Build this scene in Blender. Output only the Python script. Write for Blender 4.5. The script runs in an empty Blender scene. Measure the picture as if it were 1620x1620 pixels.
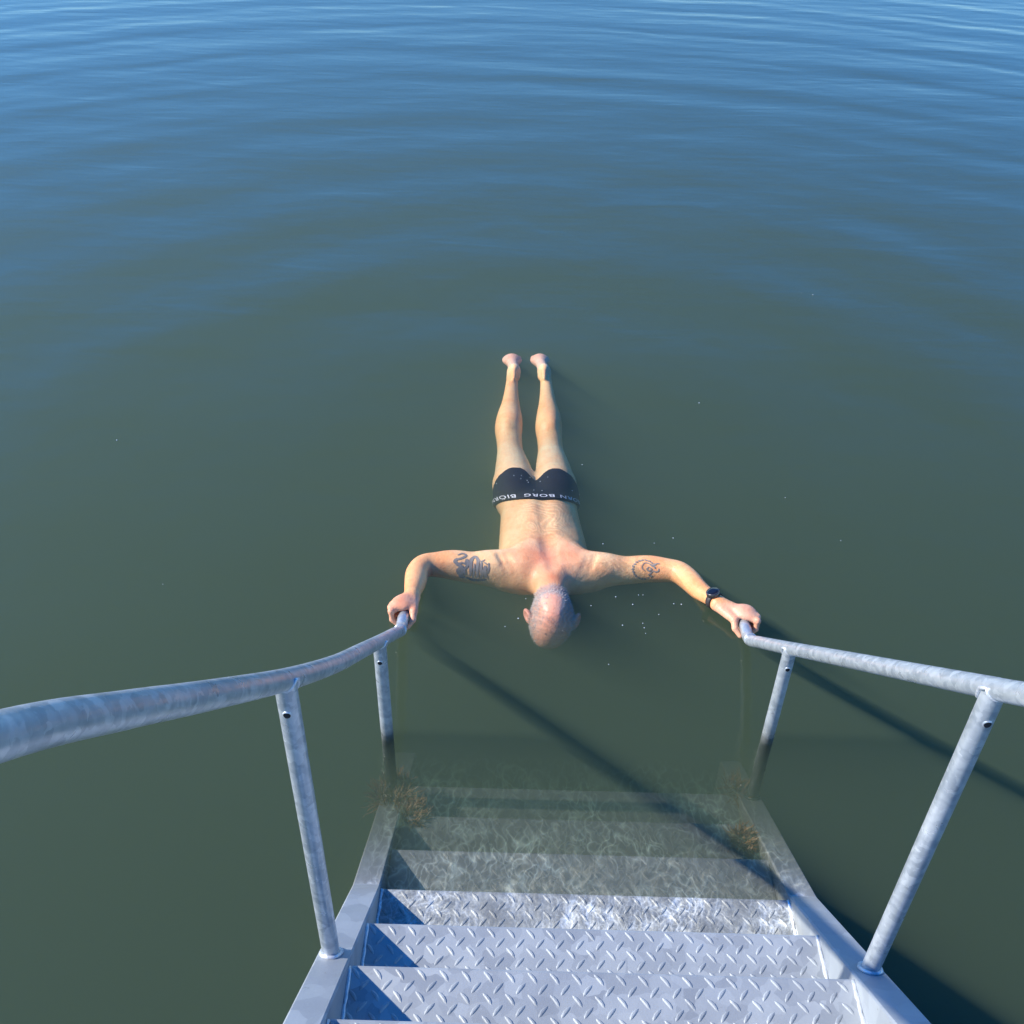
import bpy, bmesh, math, random
import numpy as np
from mathutils import Vector, Matrix
from mathutils.bvhtree import BVHTree
random.seed(7); rng = np.random.default_rng(7)
SC = bpy.context.scene
COL = SC.collection

# ------------------------------------------------------------------ camera
cam_d = bpy.data.cameras.new('camera'); cam = bpy.data.objects.new('camera', cam_d); COL.objects.link(cam)
PITCH, YAW, ROLL = math.radians(37.177), math.radians(-0.2988), math.radians(1.3036)
fw = Vector((math.sin(YAW)*math.cos(PITCH), math.cos(YAW)*math.cos(PITCH), -math.sin(PITCH)))
r0 = Vector((math.cos(YAW), -math.sin(YAW), 0)); u0 = r0.cross(fw)
rt = r0*math.cos(ROLL)+u0*math.sin(ROLL); up = u0*math.cos(ROLL)-r0*math.sin(ROLL)
M = Matrix((rt, up, -fw)).transposed().to_4x4(); M.translation = Vector((-.2047, -1.4905, 2.3635))
cam.matrix_world = M
cam_d.sensor_width = 36; cam_d.lens = 36*1586.8/1620; cam_d.clip_start = .05; cam_d.clip_end = 2000
SC.camera = cam

# ------------------------------------------------------------------ sky and sun
SUN_EL = 36.6; SUN_AZ = 270.0            # azimuth: compass style, +Y is 0, clockwise; the sun stands to the left
w = bpy.data.worlds.new('World'); SC.world = w; w.use_nodes = True
nt = w.node_tree; nt.nodes.clear()
sky = nt.nodes.new('ShaderNodeTexSky'); sky.sky_type = 'NISHITA'; sky.sun_disc = False
sky.sun_elevation = math.radians(SUN_EL); sky.sun_rotation = math.radians(SUN_AZ)
sky.air_density = 1.0; sky.dust_density = 0.; sky.ozone_density = 4.0
bg = nt.nodes.new('ShaderNodeBackground'); bg.inputs['Strength'].default_value = .15
wo = nt.nodes.new('ShaderNodeOutputWorld')
hs = nt.nodes.new('ShaderNodeHueSaturation'); hs.inputs['Saturation'].default_value = 1.46; hs.inputs['Hue'].default_value = .514; nt.links.new(sky.outputs[0], hs.inputs['Color']); nt.links.new(hs.outputs[0], bg.inputs[0]); nt.links.new(bg.outputs[0], wo.inputs[0])
sd = bpy.data.lights.new('sun', 'SUN'); sd.energy = 4.0; sd.angle = math.radians(.6); sd.color = (1, .95, .86)
sun = bpy.data.objects.new('sun', sd); COL.objects.link(sun)
S_dir = Vector((math.sin(math.radians(SUN_AZ))*math.cos(math.radians(SUN_EL)), math.cos(math.radians(SUN_AZ))*math.cos(math.radians(SUN_EL)), math.sin(math.radians(SUN_EL))))
sun.rotation_euler = S_dir.to_track_quat('Z', 'Y').to_euler()
SC.view_settings.view_transform = 'Standard'; SC.view_settings.look = 'None'
SC.view_settings.exposure = 0.8; SC.view_settings.gamma = 1; SC.view_settings.use_curve_mapping = False
SC.cycles.max_bounces = 10; SC.cycles.volume_bounces = 2; SC.cycles.transparent_max_bounces = 16
SC.cycles.sample_clamp_indirect = 8

# ------------------------------------------------------------------ helpers
def mesh_obj(name, verts, faces, mat=None, parent=None, smooth=False):
    me = bpy.data.meshes.new(name)
    me.from_pydata([tuple(v) for v in verts], [], [tuple(f) for f in faces])
    if smooth: me.polygons.foreach_set('use_smooth', [True]*len(me.polygons))
    if mat: me.materials.append(mat)
    me.update()
    o = bpy.data.objects.new(name, me); COL.objects.link(o)
    if parent: o.parent = parent
    return o
def quad_obj(name, V, Q, mat, parent=None, smooth=True):
    me = bpy.data.meshes.new(name)
    me.vertices.add(len(V)); me.vertices.foreach_set('co', np.ascontiguousarray(V, np.float32).ravel())
    me.loops.add(Q.size); me.loops.foreach_set('vertex_index', Q.astype(np.int32).ravel())
    me.polygons.add(len(Q)); me.polygons.foreach_set('loop_start', np.arange(0, Q.size, 4, dtype=np.int32))
    me.polygons.foreach_set('use_smooth', np.full(len(Q), smooth))
    me.update(calc_edges=True); me.validate()
    if mat: me.materials.append(mat)
    o = bpy.data.objects.new(name, me); COL.objects.link(o)
    if parent: o.parent = parent
    return o
def empty(name, loc, label=None, cat=None, group=None):
    o = bpy.data.objects.new(name, None); COL.objects.link(o); o.location = loc; o.empty_display_size = .1
    if label: o['label'] = label; o['category'] = cat
    if group: o['group'] = group
    return o
def tag(o, label=None, cat=None, group=None, kind=None):
    for k, v in (('label', label), ('category', cat), ('group', group), ('kind', kind)):
        if v: o[k] = v
    return o
def cr(pts, n):
    P = [Vector(p) for p in pts]; P = [P[0]*2-P[1]]+P+[P[-1]*2-P[-2]]; out = []
    for i in range(1, len(P)-2):
        for j in range(n):
            t = j/n; a, b, c, d = P[i-1:i+3]
            out.append(.5*((2*b)+(c-a)*t+(2*a-5*b+4*c-d)*t*t+(3*b-a-3*c+d)*t**3))
    out.append(P[-2]); return out
def tube(path, r, seg=24, caps=True, rad=None):
    V, F = [], []; n = len(path); x = None
    for i, p in enumerate(path):
        t = (path[min(i+1, n-1)]-path[max(i-1, 0)]).normalized()
        if x is None:
            x = Vector((1, 0, 0)) if abs(t.x) < .9 else Vector((0, 1, 0))
        x = (x-t*x.dot(t)).normalized(); y = t.cross(x)
        rr = rad[i] if rad else r
        for k in range(seg):
            a = 2*math.pi*k/seg; V.append(p+x*math.cos(a)*rr+y*math.sin(a)*rr)
    for i in range(n-1):
        for k in range(seg):
            F.append((i*seg+k, i*seg+(k+1) % seg, (i+1)*seg+(k+1) % seg, (i+1)*seg+k))
    if caps: F.append(tuple(range(seg-1, -1, -1))); F.append(tuple(range((n-1)*seg, n*seg)))
    return V, F

# ------------------------------------------------------------------ materials
def new_mat(name):
    m = bpy.data.materials.new(name); m.use_nodes = True; t = m.node_tree; t.nodes.clear()
    return m, t
def nd(t, typ, **kw):
    n = t.nodes.new(typ)
    for k, v in kw.items():
        if k.startswith('i_'):
            key = k[2:]
            n.inputs[int(key) if key.isdigit() else key.replace('_', ' ')].default_value = v
        else: setattr(n, k, v)
    return n
def mth(t, op, a, b=None, c=None, clamp=False):
    n = t.nodes.new('ShaderNodeMath'); n.operation = op; n.use_clamp = clamp
    for i, v in enumerate((a, b, c)):
        if v is None: continue
        if isinstance(v, (int, float)): n.inputs[i].default_value = v
        else: t.links.new(v, n.inputs[i])
    return n.outputs[0]
def mixc(t, f, a, b, blend='MIX'):
    n = t.nodes.new('ShaderNodeMix'); n.data_type = 'RGBA'; n.blend_type = blend
    for i, v in ((0, f), (6, a), (7, b)):
        if isinstance(v, tuple): n.inputs[i].default_value = v if len(v) == 4 else (*v, 1)
        elif isinstance(v, (int, float)): n.inputs[i].default_value = v
        else: t.links.new(v, n.inputs[i])
    return n.outputs[2]
def remap(t, v, a, b, c=0., d=1.):
    n = nd(t, 'ShaderNodeMapRange', i_1=a, i_2=b, i_3=c, i_4=d); t.links.new(v, n.inputs[0]); return n.outputs[0]
def principled(t, **kw):
    p = t.nodes.new('ShaderNodeBsdfPrincipled'); o = t.nodes.new('ShaderNodeOutputMaterial'); t.links.new(p.outputs[0], o.inputs[0])
    for k, v in kw.items(): p.inputs[k.replace('_', ' ')].default_value = v
    return p
def noise(t, vec, scale, detail=3, rough=.5, dist=0.):
    n = nd(t, 'ShaderNodeTexNoise', i_Scale=scale, i_Detail=detail, i_Roughness=rough, i_Distortion=dist)
    t.links.new(vec, n.inputs['Vector']); return n

def steel_mat(name, light, dark, rough, metal, spangle, algae=True, streak=False, deep=(.17, .18, .17), wetf=.6):
    m, t = new_mat(name); p = principled(t, Metallic=metal)
    geo = t.nodes.new('ShaderNodeNewGeometry'); pos = geo.outputs['Position']
    vo = nd(t, 'ShaderNodeTexVoronoi', i_Scale=spangle); 
    dn = noise(t, pos, spangle*.8, 2); off = nd(t, 'ShaderNodeVectorMath', operation='MULTIPLY_ADD')
    t.links.new(dn.outputs['Color'], off.inputs[0]); off.inputs[1].default_value = (.03, .03, .03); t.links.new(pos, off.inputs[2])
    t.links.new(off.outputs[0], vo.inputs['Vector'])
    sep = t.nodes.new('ShaderNodeSeparateColor'); t.links.new(vo.outputs['Color'], sep.inputs[0])
    n1 = noise(t, pos, 7, 5, .6).outputs[0]; n2 = noise(t, pos, 90, 4, .65).outputs[0]
    f = mth(t, 'ADD', mth(t, 'MULTIPLY', sep.outputs[0], .45), mth(t, 'MULTIPLY', n1, .55))
    if streak:
        s = nd(t, 'ShaderNodeTexWave', wave_type='BANDS', bands_direction='DIAGONAL', i_Scale=16., i_Distortion=14., i_Detail=4.)
        t.links.new(pos, s.inputs[0]); f = mth(t, 'ADD', mth(t, 'MULTIPLY', f, .85), mth(t, 'MULTIPLY', s.outputs['Fac'], .14))
    f = remap(t, f, .25, .75)
    c = mixc(t, f, dark, light)
    c = mixc(t, remap(t, n2, .62, .75, 0, .35), c, tuple(min(1, x*1.25) for x in light))
    r = mth(t, 'ADD', rough-.06, mth(t, 'MULTIPLY', sep.outputs[1], .16))
    b = nd(t, 'ShaderNodeBump', i_Strength=.35, i_Distance=.0012); t.links.new(n2, b.inputs['Height'])
    zq_ = t.nodes.new('ShaderNodeSeparateXYZ'); t.links.new(pos, zq_.inputs[0]); n4 = noise(t, pos, 26, 4, .7).outputs[0]
    tide = mth(t, 'MULTIPLY', remap(t, mth(t, 'ADD', zq_.outputs[2], mth(t, 'MULTIPLY', mth(t, 'SUBTRACT', n4, .5), .08)), .07, .01), .55)
    c = mixc(t, tide, c, (.27, .265, .235)); c = mixc(t, remap(t, n4, .66, .72, 0, .5), c, (.20, .20, .19))
    if algae:
        z = t.nodes.new('ShaderNodeSeparateXYZ'); t.links.new(pos, z.inputs[0])
        n3 = noise(t, pos, 11, 5, .65).outputs[0]
        g = mth(t, 'ADD', z.outputs[2], mth(t, 'MULTIPLY', mth(t, 'SUBTRACT', n3, .5), .16))
        fa = remap(t, g, -.045, -.16)
        ac = mixc(t, n3, (.07, .075, .045), (.27, .20, .08))
        c = mixc(t, mth(t, 'MULTIPLY', fa, .62), c, ac)
        wet = remap(t, mth(t, 'ADD', z.outputs[2], mth(t, 'MULTIPLY', mth(t, 'SUBTRACT', n3, .5), .05)), .022, -.035)
        c = mixc(t, mth(t, 'MULTIPLY', wet, wetf), c, deep)
        mm = mth(t, 'SUBTRACT', metal, mth(t, 'MULTIPLY', wet, metal*.8)); t.links.new(mm, p.inputs['Metallic'])
    t.links.new(c, p.inputs['Base Color']); t.links.new(r, p.inputs['Roughness']); t.links.new(b.outputs[0], p.inputs['Normal'])
    return m
M_TREAD = steel_mat('galvanised_tread_plate', (.40, .425, .43), (.27, .29, .305), .52, .15, 26)
M_STR = steel_mat('galvanised_channel', (.37, .40, .42), (.28, .305, .33), .48, .18, 16)
M_RAIL = steel_mat('galvanised_tube', (.62, .655, .67), (.38, .42, .45), .33, .5, 60, streak=True, deep=(.02, .03, .024), wetf=.93)

def plain(name, col, rough=.5, metal=0., bump=0, scale=200):
    m, t = new_mat(name); p = principled(t, Roughness=rough, Metallic=metal)
    g = t.nodes.new('ShaderNodeNewGeometry'); n = noise(t, g.outputs['Position'], scale, 3)
    c = mixc(t, n.outputs[0], tuple(x*.7 for x in col), tuple(min(1, x*1.3) for x in col)); t.links.new(c, p.inputs['Base Color'])
    if bump:
        b = nd(t, 'ShaderNodeBump', i_Strength=.6, i_Distance=bump); t.links.new(n.outputs[0], b.inputs['Height']); t.links.new(b.outputs[0], p.inputs['Normal'])
    return m
M_WELD = plain('weld_bead', (.62, .64, .66), .4, .4, .002, 150)
M_HOLE = plain('painted_hole_shade', (.01, .01, .012), .8)
M_WEED = plain('brown_seaweed', (.24, .12, .035), .5)
M_TRUNK = plain('black_stretch_cotton', (.006, .007, .009), .85, 0, .0015, 500)
M_LET = plain('white_woven_lettering', (.72, .72, .72), .7)
M_STRAP = plain('dark_strap', (.035, .025, .024), .55)
M_CASE = plain('watch_case', (.10, .085, .08), .3, .7)
M_GLASS = plain('watch_glass', (.008, .008, .012), .06)
M_TAT = plain('tattoo_ink', (.25, .215, .18), .42, 0, 0, 60)
M_HAIR = plain('grey_stubble', (.50, .43, .38), .6)
M_BUB = plain('air_bubble', (.5, .55, .55), .3)

# skin
M_SKIN, t = new_mat('wet_skin')
p = principled(t, Roughness=.40); p.inputs['Specular IOR Level'].default_value = .3; p.inputs['Subsurface Weight'].default_value = .12; p.inputs['Subsurface Radius'].default_value = (.012, .005, .003)
p.inputs['Subsurface Scale'].default_value = 1.0
at = nd(t, 'ShaderNodeAttribute', attribute_name='tone'); g = t.nodes.new('ShaderNodeNewGeometry'); pos = g.outputs['Position']
n1 = noise(t, pos, 9, 5, .6).outputs[0]; n2 = noise(t, pos, 170, 3, .6).outputs[0]; n3 = noise(t, pos, 38, 4, .6).outputs[0]
c = mixc(t, mth(t, 'MULTIPLY', remap(t, n1, .38, .66), .85), at.outputs['Color'], (1.02, .76, .64), 'MULTIPLY')
c = mixc(t, remap(t, n3, .48, .72, 0, .55), c, (.93, .74, .66), 'MULTIPLY')
c = mixc(t, remap(t, n2, .62, .74, 0, .4), c, (.82, .62, .52), 'MULTIPLY')
t.links.new(c, p.inputs['Base Color'])
b = nd(t, 'ShaderNodeBump', i_Strength=.7, i_Distance=.004); t.links.new(mth(t, 'ADD', n3, mth(t, 'MULTIPLY', n2, .35)), b.inputs['Height']); t.links.new(b.outputs[0], p.inputs['Normal'])

# water: the surface lets the light through and mirrors the sky by its facing; the body scatters and absorbs
M_WATER, t = new_mat('murky_lake_water')
out = t.nodes.new('ShaderNodeOutputMaterial')
g = t.nodes.new('ShaderNodeNewGeometry'); pos = g.outputs['Position']
xyz = t.nodes.new('ShaderNodeSeparateXYZ'); t.links.new(pos, xyz.inputs[0]); X, Y = xyz.outputs[0], xyz.outputs[1]
def mapping(scale, rot=0.):
    m = nd(t, 'ShaderNodeMapping', i_Scale=scale, i_Rotation=(0, 0, rot)); t.links.new(pos, m.inputs[0]); return m.outputs[0]
def dist_to(cx, cy, sx=1., sy=1.):
    a = mth(t, 'MULTIPLY', mth(t, 'SUBTRACT', X, cx), sx); b_ = mth(t, 'MULTIPLY', mth(t, 'SUBTRACT', Y, cy), sy)
    return mth(t, 'SQRT', mth(t, 'ADD', mth(t, 'MULTIPLY', a, a), mth(t, 'MULTIPLY', b_, b_)))
R = dist_to(-.1, 1.9)
warp = noise(t, pos, .55, 3, .5).outputs[0]; warp2 = noise(t, pos, 1.7, 2, .5).outputs[0]
Rw = mth(t, 'ADD', R, mth(t, 'MULTIPLY', warp, .7)); Rw = mth(t, 'ADD', Rw, mth(t, 'MULTIPLY', warp2, .09))
ringA = mth(t, 'MULTIPLY', mth(t, 'SINE', mth(t, 'MULTIPLY', Rw, 17.)), remap(t, R, 3.2, 8.5, 0, 1))
ringB = mth(t, 'MULTIPLY', mth(t, 'SINE', mth(t, 'MULTIPLY', Rw, 10.5)), remap(t, R, 1.6, 5., .25, 1))
ringC = mth(t, 'MULTIPLY', mth(t, 'SINE', mth(t, 'MULTIPLY', Rw, 5.6)), mth(t, 'MULTIPLY', remap(t, R, .5, 1.3, .3, 1), remap(t, R, 1.8, 5., 1, .22)))
patch = remap(t, noise(t, pos, .5, 3).outputs[0], .35, .65, .15, 1)
rings = mth(t, 'MULTIPLY', mth(t, 'ADD', mth(t, 'MULTIPLY', ringA, .0009), mth(t, 'MULTIPLY', ringB, .0012)), patch)
chopn = noise(t, mapping((.55, 1.7, 1.), .06), 1.6, 3, .45, .5).outputs[0]
fine = noise(t, mapping((.5, 1.8, 1.), -.1), 5., 2, .5, .3).outputs[0]
near = mth(t, 'MAXIMUM', remap(t, dist_to(0., .1, 1., 1.5), .55, 1.0, 1, 0), remap(t, dist_to(-.1, 1.5, 1., .55), .25, .65, .55, 0))
cap = noise(t, pos, 42., 2, .5, 1.2).outputs[0]
H = mth(t, 'ADD', rings, mth(t, 'MULTIPLY', mth(t, 'MULTIPLY', ringC, remap(t, warp2, .35, .6, .5, 1)), .0092))
H = mth(t, 'ADD', H, mth(t, 'MULTIPLY', chopn, .0052)); H = mth(t, 'ADD', H, mth(t, 'MULTIPLY', fine, .0018))
H = mth(t, 'ADD', H, mth(t, 'MULTIPLY', mth(t, 'MULTIPLY', cap, near), .0016))
bp = nd(t, 'ShaderNodeBump', i_Strength=1., i_Distance=1.); t.links.new(H, bp.inputs['Height'])
lw = nd(t, 'ShaderNodeLayerWeight', i_Blend=.5); t.links.new(bp.outputs[0], lw.inputs['Normal'])
fres = mth(t, 'ADD', .02, mth(t, 'MULTIPLY', mth(t, 'POWER', lw.outputs['Facing'], 4.6), .98), clamp=True)
gl = nd(t, 'ShaderNodeBsdfGlossy', i_Roughness=.02); t.links.new(bp.outputs[0], gl.inputs['Normal'])
# caustics painted into the surface's pass-through colour: bright filaments over steps, rings over body
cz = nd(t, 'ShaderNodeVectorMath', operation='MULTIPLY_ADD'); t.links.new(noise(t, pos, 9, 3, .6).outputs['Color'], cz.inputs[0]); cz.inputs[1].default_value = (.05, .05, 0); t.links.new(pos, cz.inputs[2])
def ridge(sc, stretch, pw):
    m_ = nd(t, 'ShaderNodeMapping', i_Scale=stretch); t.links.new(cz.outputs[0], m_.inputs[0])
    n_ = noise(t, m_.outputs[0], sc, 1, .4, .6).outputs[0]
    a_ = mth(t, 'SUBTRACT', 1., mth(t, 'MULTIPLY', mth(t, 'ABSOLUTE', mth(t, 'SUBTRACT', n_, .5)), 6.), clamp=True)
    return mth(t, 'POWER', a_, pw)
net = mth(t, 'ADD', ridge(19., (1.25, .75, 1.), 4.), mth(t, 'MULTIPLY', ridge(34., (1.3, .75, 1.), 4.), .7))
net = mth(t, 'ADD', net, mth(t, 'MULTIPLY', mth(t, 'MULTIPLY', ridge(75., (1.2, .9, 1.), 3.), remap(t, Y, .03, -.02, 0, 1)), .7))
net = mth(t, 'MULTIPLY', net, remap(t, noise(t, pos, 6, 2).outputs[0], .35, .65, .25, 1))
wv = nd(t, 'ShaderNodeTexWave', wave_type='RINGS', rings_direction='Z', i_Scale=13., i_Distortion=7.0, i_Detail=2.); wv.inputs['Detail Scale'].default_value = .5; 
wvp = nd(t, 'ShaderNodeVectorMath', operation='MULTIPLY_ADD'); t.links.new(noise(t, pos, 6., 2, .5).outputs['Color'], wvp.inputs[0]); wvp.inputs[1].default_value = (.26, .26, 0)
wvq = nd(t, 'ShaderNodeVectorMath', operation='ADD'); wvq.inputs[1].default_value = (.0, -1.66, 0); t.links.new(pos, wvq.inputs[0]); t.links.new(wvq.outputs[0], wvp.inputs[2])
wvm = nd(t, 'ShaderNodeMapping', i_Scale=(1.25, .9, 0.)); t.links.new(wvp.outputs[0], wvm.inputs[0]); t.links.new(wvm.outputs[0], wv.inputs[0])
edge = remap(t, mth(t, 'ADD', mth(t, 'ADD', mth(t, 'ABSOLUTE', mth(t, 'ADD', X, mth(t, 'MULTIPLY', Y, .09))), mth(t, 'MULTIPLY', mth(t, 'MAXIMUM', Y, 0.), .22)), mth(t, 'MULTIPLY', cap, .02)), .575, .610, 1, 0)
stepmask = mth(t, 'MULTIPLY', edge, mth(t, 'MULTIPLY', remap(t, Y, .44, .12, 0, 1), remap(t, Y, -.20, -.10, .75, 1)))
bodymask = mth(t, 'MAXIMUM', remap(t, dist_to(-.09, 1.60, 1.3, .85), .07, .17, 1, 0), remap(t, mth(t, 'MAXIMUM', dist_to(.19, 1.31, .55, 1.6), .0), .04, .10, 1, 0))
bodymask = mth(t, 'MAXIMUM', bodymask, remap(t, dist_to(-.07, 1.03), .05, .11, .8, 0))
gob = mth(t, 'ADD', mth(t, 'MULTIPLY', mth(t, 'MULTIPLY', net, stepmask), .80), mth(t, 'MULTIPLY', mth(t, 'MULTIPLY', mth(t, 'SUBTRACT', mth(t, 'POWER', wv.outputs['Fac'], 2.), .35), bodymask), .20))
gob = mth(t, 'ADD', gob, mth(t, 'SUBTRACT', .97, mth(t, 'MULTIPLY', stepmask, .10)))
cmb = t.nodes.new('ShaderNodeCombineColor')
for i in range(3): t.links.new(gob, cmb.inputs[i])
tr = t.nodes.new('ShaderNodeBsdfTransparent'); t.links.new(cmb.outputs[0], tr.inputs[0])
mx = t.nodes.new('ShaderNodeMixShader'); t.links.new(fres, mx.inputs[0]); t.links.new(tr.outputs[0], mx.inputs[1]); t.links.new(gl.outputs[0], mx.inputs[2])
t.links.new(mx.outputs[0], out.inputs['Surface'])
pv = t.nodes.new('ShaderNodeVolumePrincipled'); pv.inputs['Color'].default_value = (.262, .355, .222, 1); pv.inputs['Density'].default_value = 2.3
pv.inputs['Anisotropy'].default_value = .15
t.links.new(pv.outputs[0], out.inputs['Volume'])

M_BED, t = new_mat('lake_bed'); p = principled(t, Roughness=.9); g = t.nodes.new('ShaderNodeNewGeometry')
t.links.new(mixc(t, noise(t, g.outputs['Position'], 2, 5).outputs[0], (.05, .05, .03), (.14, .12, .08)), p.inputs['Base Color'])

# ------------------------------------------------------------------ water and lake bed
def axis(lo, hi, step, far, grow=1.35):
    a = list(np.arange(lo, hi+1e-6, step)); s = step
    while a[-1] < far: s *= grow; a.append(a[-1]+s)
    s = step
    while a[0] > -far: s *= grow; a.insert(0, a[0]-s)
    return np.array(a)
xs = axis(-4.5, 4.5, .03, 600); ys = axis(-1.5, 9.5, .03, 600); nx, ny = len(xs), len(ys)
XX, YY = np.meshgrid(xs, ys, indexing='ij')
RR = np.hypot(XX+.1, YY-1.9); fade = np.exp(-((np.maximum(RR-6, 0))/5)**2)
ph = .35*np.sin(XX*1.1+YY*.7)+.3*np.sin(XX*.6-YY*1.3+1)
Z = .0016*np.sin(RR*5.2+ph*2)*np.clip(RR/1.5, .15, 1)+.0014*np.sin(YY*7+XX*1.1+ph*3)*np.clip(RR/3, 0, 1)+.001*np.sin(XX*3.1-YY*4.3+ph*4)
Z *= fade
top = np.stack([XX, YY, Z], -1).reshape(-1, 3)
idx = np.arange(nx*ny).reshape(nx, ny)
Q = np.stack([idx[:-1, :-1], idx[1:, :-1], idx[1:, 1:], idx[:-1, 1:]], -1).reshape(-1, 4)
DEPTH = -7.
cs = np.array([[xs[0], ys[0], DEPTH], [xs[-1], ys[0], DEPTH], [xs[-1], ys[-1], DEPTH], [xs[0], ys[-1], DEPTH]])
V = np.vstack([top, cs]); n0 = nx*ny
me = bpy.data.meshes.new('water')
rim = [list(idx[:, 0]), list(idx[-1, :]), list(idx[::-1, -1]), list(idx[0, ::-1])]
side = []
for k in range(4):
    side.append([int(i) for i in rim[k][::-1]]+[n0+k, n0+(k+1) % 4])
side.append([n0+3, n0+2, n0+1, n0])
loops = np.concatenate([Q.ravel()]+[np.array(s) for s in side]); sizes = np.array([4]*len(Q)+[len(s) for s in side])
me.vertices.add(len(V)); me.vertices.foreach_set('co', V.astype(np.float32).ravel())
me.loops.add(len(loops)); me.loops.foreach_set('vertex_index', loops.astype(np.int32))
me.polygons.add(len(sizes)); me.polygons.foreach_set('loop_start', np.concatenate([[0], np.cumsum(sizes)[:-1]]).astype(np.int32))
sm = np.ones(len(sizes), bool); sm[-5:] = False; me.polygons.foreach_set('use_smooth', sm)
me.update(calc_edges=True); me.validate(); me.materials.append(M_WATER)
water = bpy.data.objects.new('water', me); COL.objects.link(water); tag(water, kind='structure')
bed = mesh_obj('lake_bed', [(-700, -700, DEPTH-.05), (700, -700, DEPTH-.05), (700, 700, DEPTH-.05), (-700, 700, DEPTH-.05)], [(0, 1, 2, 3)], M_BED)
tag(bed, kind='structure')

# ------------------------------------------------------------------ staircase
HW, RUN, RISE = .5335, .1915, .1618
SLOPE = RISE/RUN; LOW = .66
def line_z(y): return -SLOPE*y if y < 0 else -SLOPE*LOW*y
stairs = empty('bathing_stairs', (0, 0, 0), 'galvanised steel bathing stairs with chequer plate treads going down into the water', 'stairs')
def tread_mesh(name, h=.0023):
    y0, y1, th = -RUN-.045, 0., .005
    V, F = [], []
    prof = [(y0, 0), (-.006, 0), (-.0018, -.0018), (0, -.006), (0, -.034), (-th, -.034), (-th, -.007), (-.008, -th), (y0, -th)]
    n = len(prof)
    for sx in (-1, 1):
        for (y, z) in prof: V.append((sx*(HW-.001), y, z))
    for i in range(n): j = (i+1) % n; F.append((i, n+i, n+j, j))
    F.append(tuple(range(n-1, -1, -1))); F.append(tuple(range(n, 2*n)))
    P = .0465
    def lug(cx, cy, ang, lip=False):
        L, Wd = .0168, .0048
        o = len(V); ca, sa = math.cos(ang), math.sin(ang)
        for (k, hh, e) in ((1., -.0002, 1.), (.74, h*.62, 1.), (.42, h, 1.)):
            for i in range(8):
                a = 2*math.pi*i/8; lx = L*k*math.cos(a); ly = Wd*k*math.sin(a)*(1.)
                ly += .0022*(1-(lx/L)**2)          # slightly bowed
                x = cx+lx*ca-ly*sa; q = lx*sa+ly*ca
                if lip: V.append((x, hh, cy+q))
                else: V.append((x, cy+q, hh))
        for r_ in range(2):
            for i in range(8):
                j = (i+1) % 8; f = (o+r_*8+i, o+r_*8+j, o+r_*8+8+j, o+r_*8+8+i)
                F.append(f[::-1] if lip else f)
        top = tuple(o+16+i for i in range(8)); F.append(top[::-1] if lip else top)
    nxx = int(2*HW/P)
    for j in range(6):
        for i in range(nxx+1):
            x = -HW+.016+i*P; y = -.020-j*P
            if y-.018 > y0 and x < HW-.02: lug(x, y, math.radians(-52))
            x2, y2 = x+P/2, y-P/2
            if y2-.018 > y0 and x2 < HW-.02: lug(x2, y2, math.radians(52))
    for i in range(nxx):
        lug(-HW+.04+i*P, -.019, math.radians(28), True)
    me = bpy.data.meshes.new(name); me.from_pydata(V, [], F)
    me.materials.append(M_TREAD); me.update(); return me
TM = tread_mesh('tread'); TM_SILT = tread_mesh('tread', .0007)
for k in range(-3, 7):          # index 3 lies at the water line
    y = (k-3)*RUN
    o = bpy.data.objects.new('tread', TM if k < 4 else TM_SILT); COL.objects.link(o); o.parent = stairs
    o.location = (0, y, line_z(y)-.013)
    # weld seams at both ends of a dry tread
    if -3 <= k <= 3:
        for s in (-1, 1):
            path = [Vector((s*(HW-.003)+random.uniform(-.001, .001), y-.005-i*.0115, line_z(y)-.0115+random.uniform(-.001, .001))) for i in range(18)]
            v, f = tube(path, .004, 6, rad=[.0035+random.uniform(0, .0025) for _ in path]); mesh_obj('weld', v, f, M_WELD, stairs, True)
def stringer(s):
    ys_ = [-1.12]+[i*.05 for i in range(-20, 17)]
    xo, xi = HW+.073, HW; b_ = .004
    sec = [(xi, -.20), (xi, -b_), (xi+b_, 0), (xo-b_, 0), (xo, -b_), (xo, -.20)]
    V, F = [], []; n = len(sec)
    for y in ys_:
        for (x, d) in sec: V.append((s*x, y, line_z(y)+d*1.2))
    for i in range(len(ys_)-1):
        for k in range(n):
            a = (i*n+k, i*n+(k+1) % n, (i+1)*n+(k+1) % n, (i+1)*n+k); F.append(a if s < 0 else a[::-1])
    F.append(tuple(range(n))); F.append(tuple(range((len(ys_)-1)*n, len(ys_)*n)))
    o = mesh_obj('stringer', V, F, M_STR, stairs); bm = bmesh.new(); bm.from_mesh(o.data); bmesh.ops.recalc_face_normals(bm, faces=bm.faces); bm.to_mesh(o.data); bm.free()
for s in (-1, 1): stringer(s)

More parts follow.
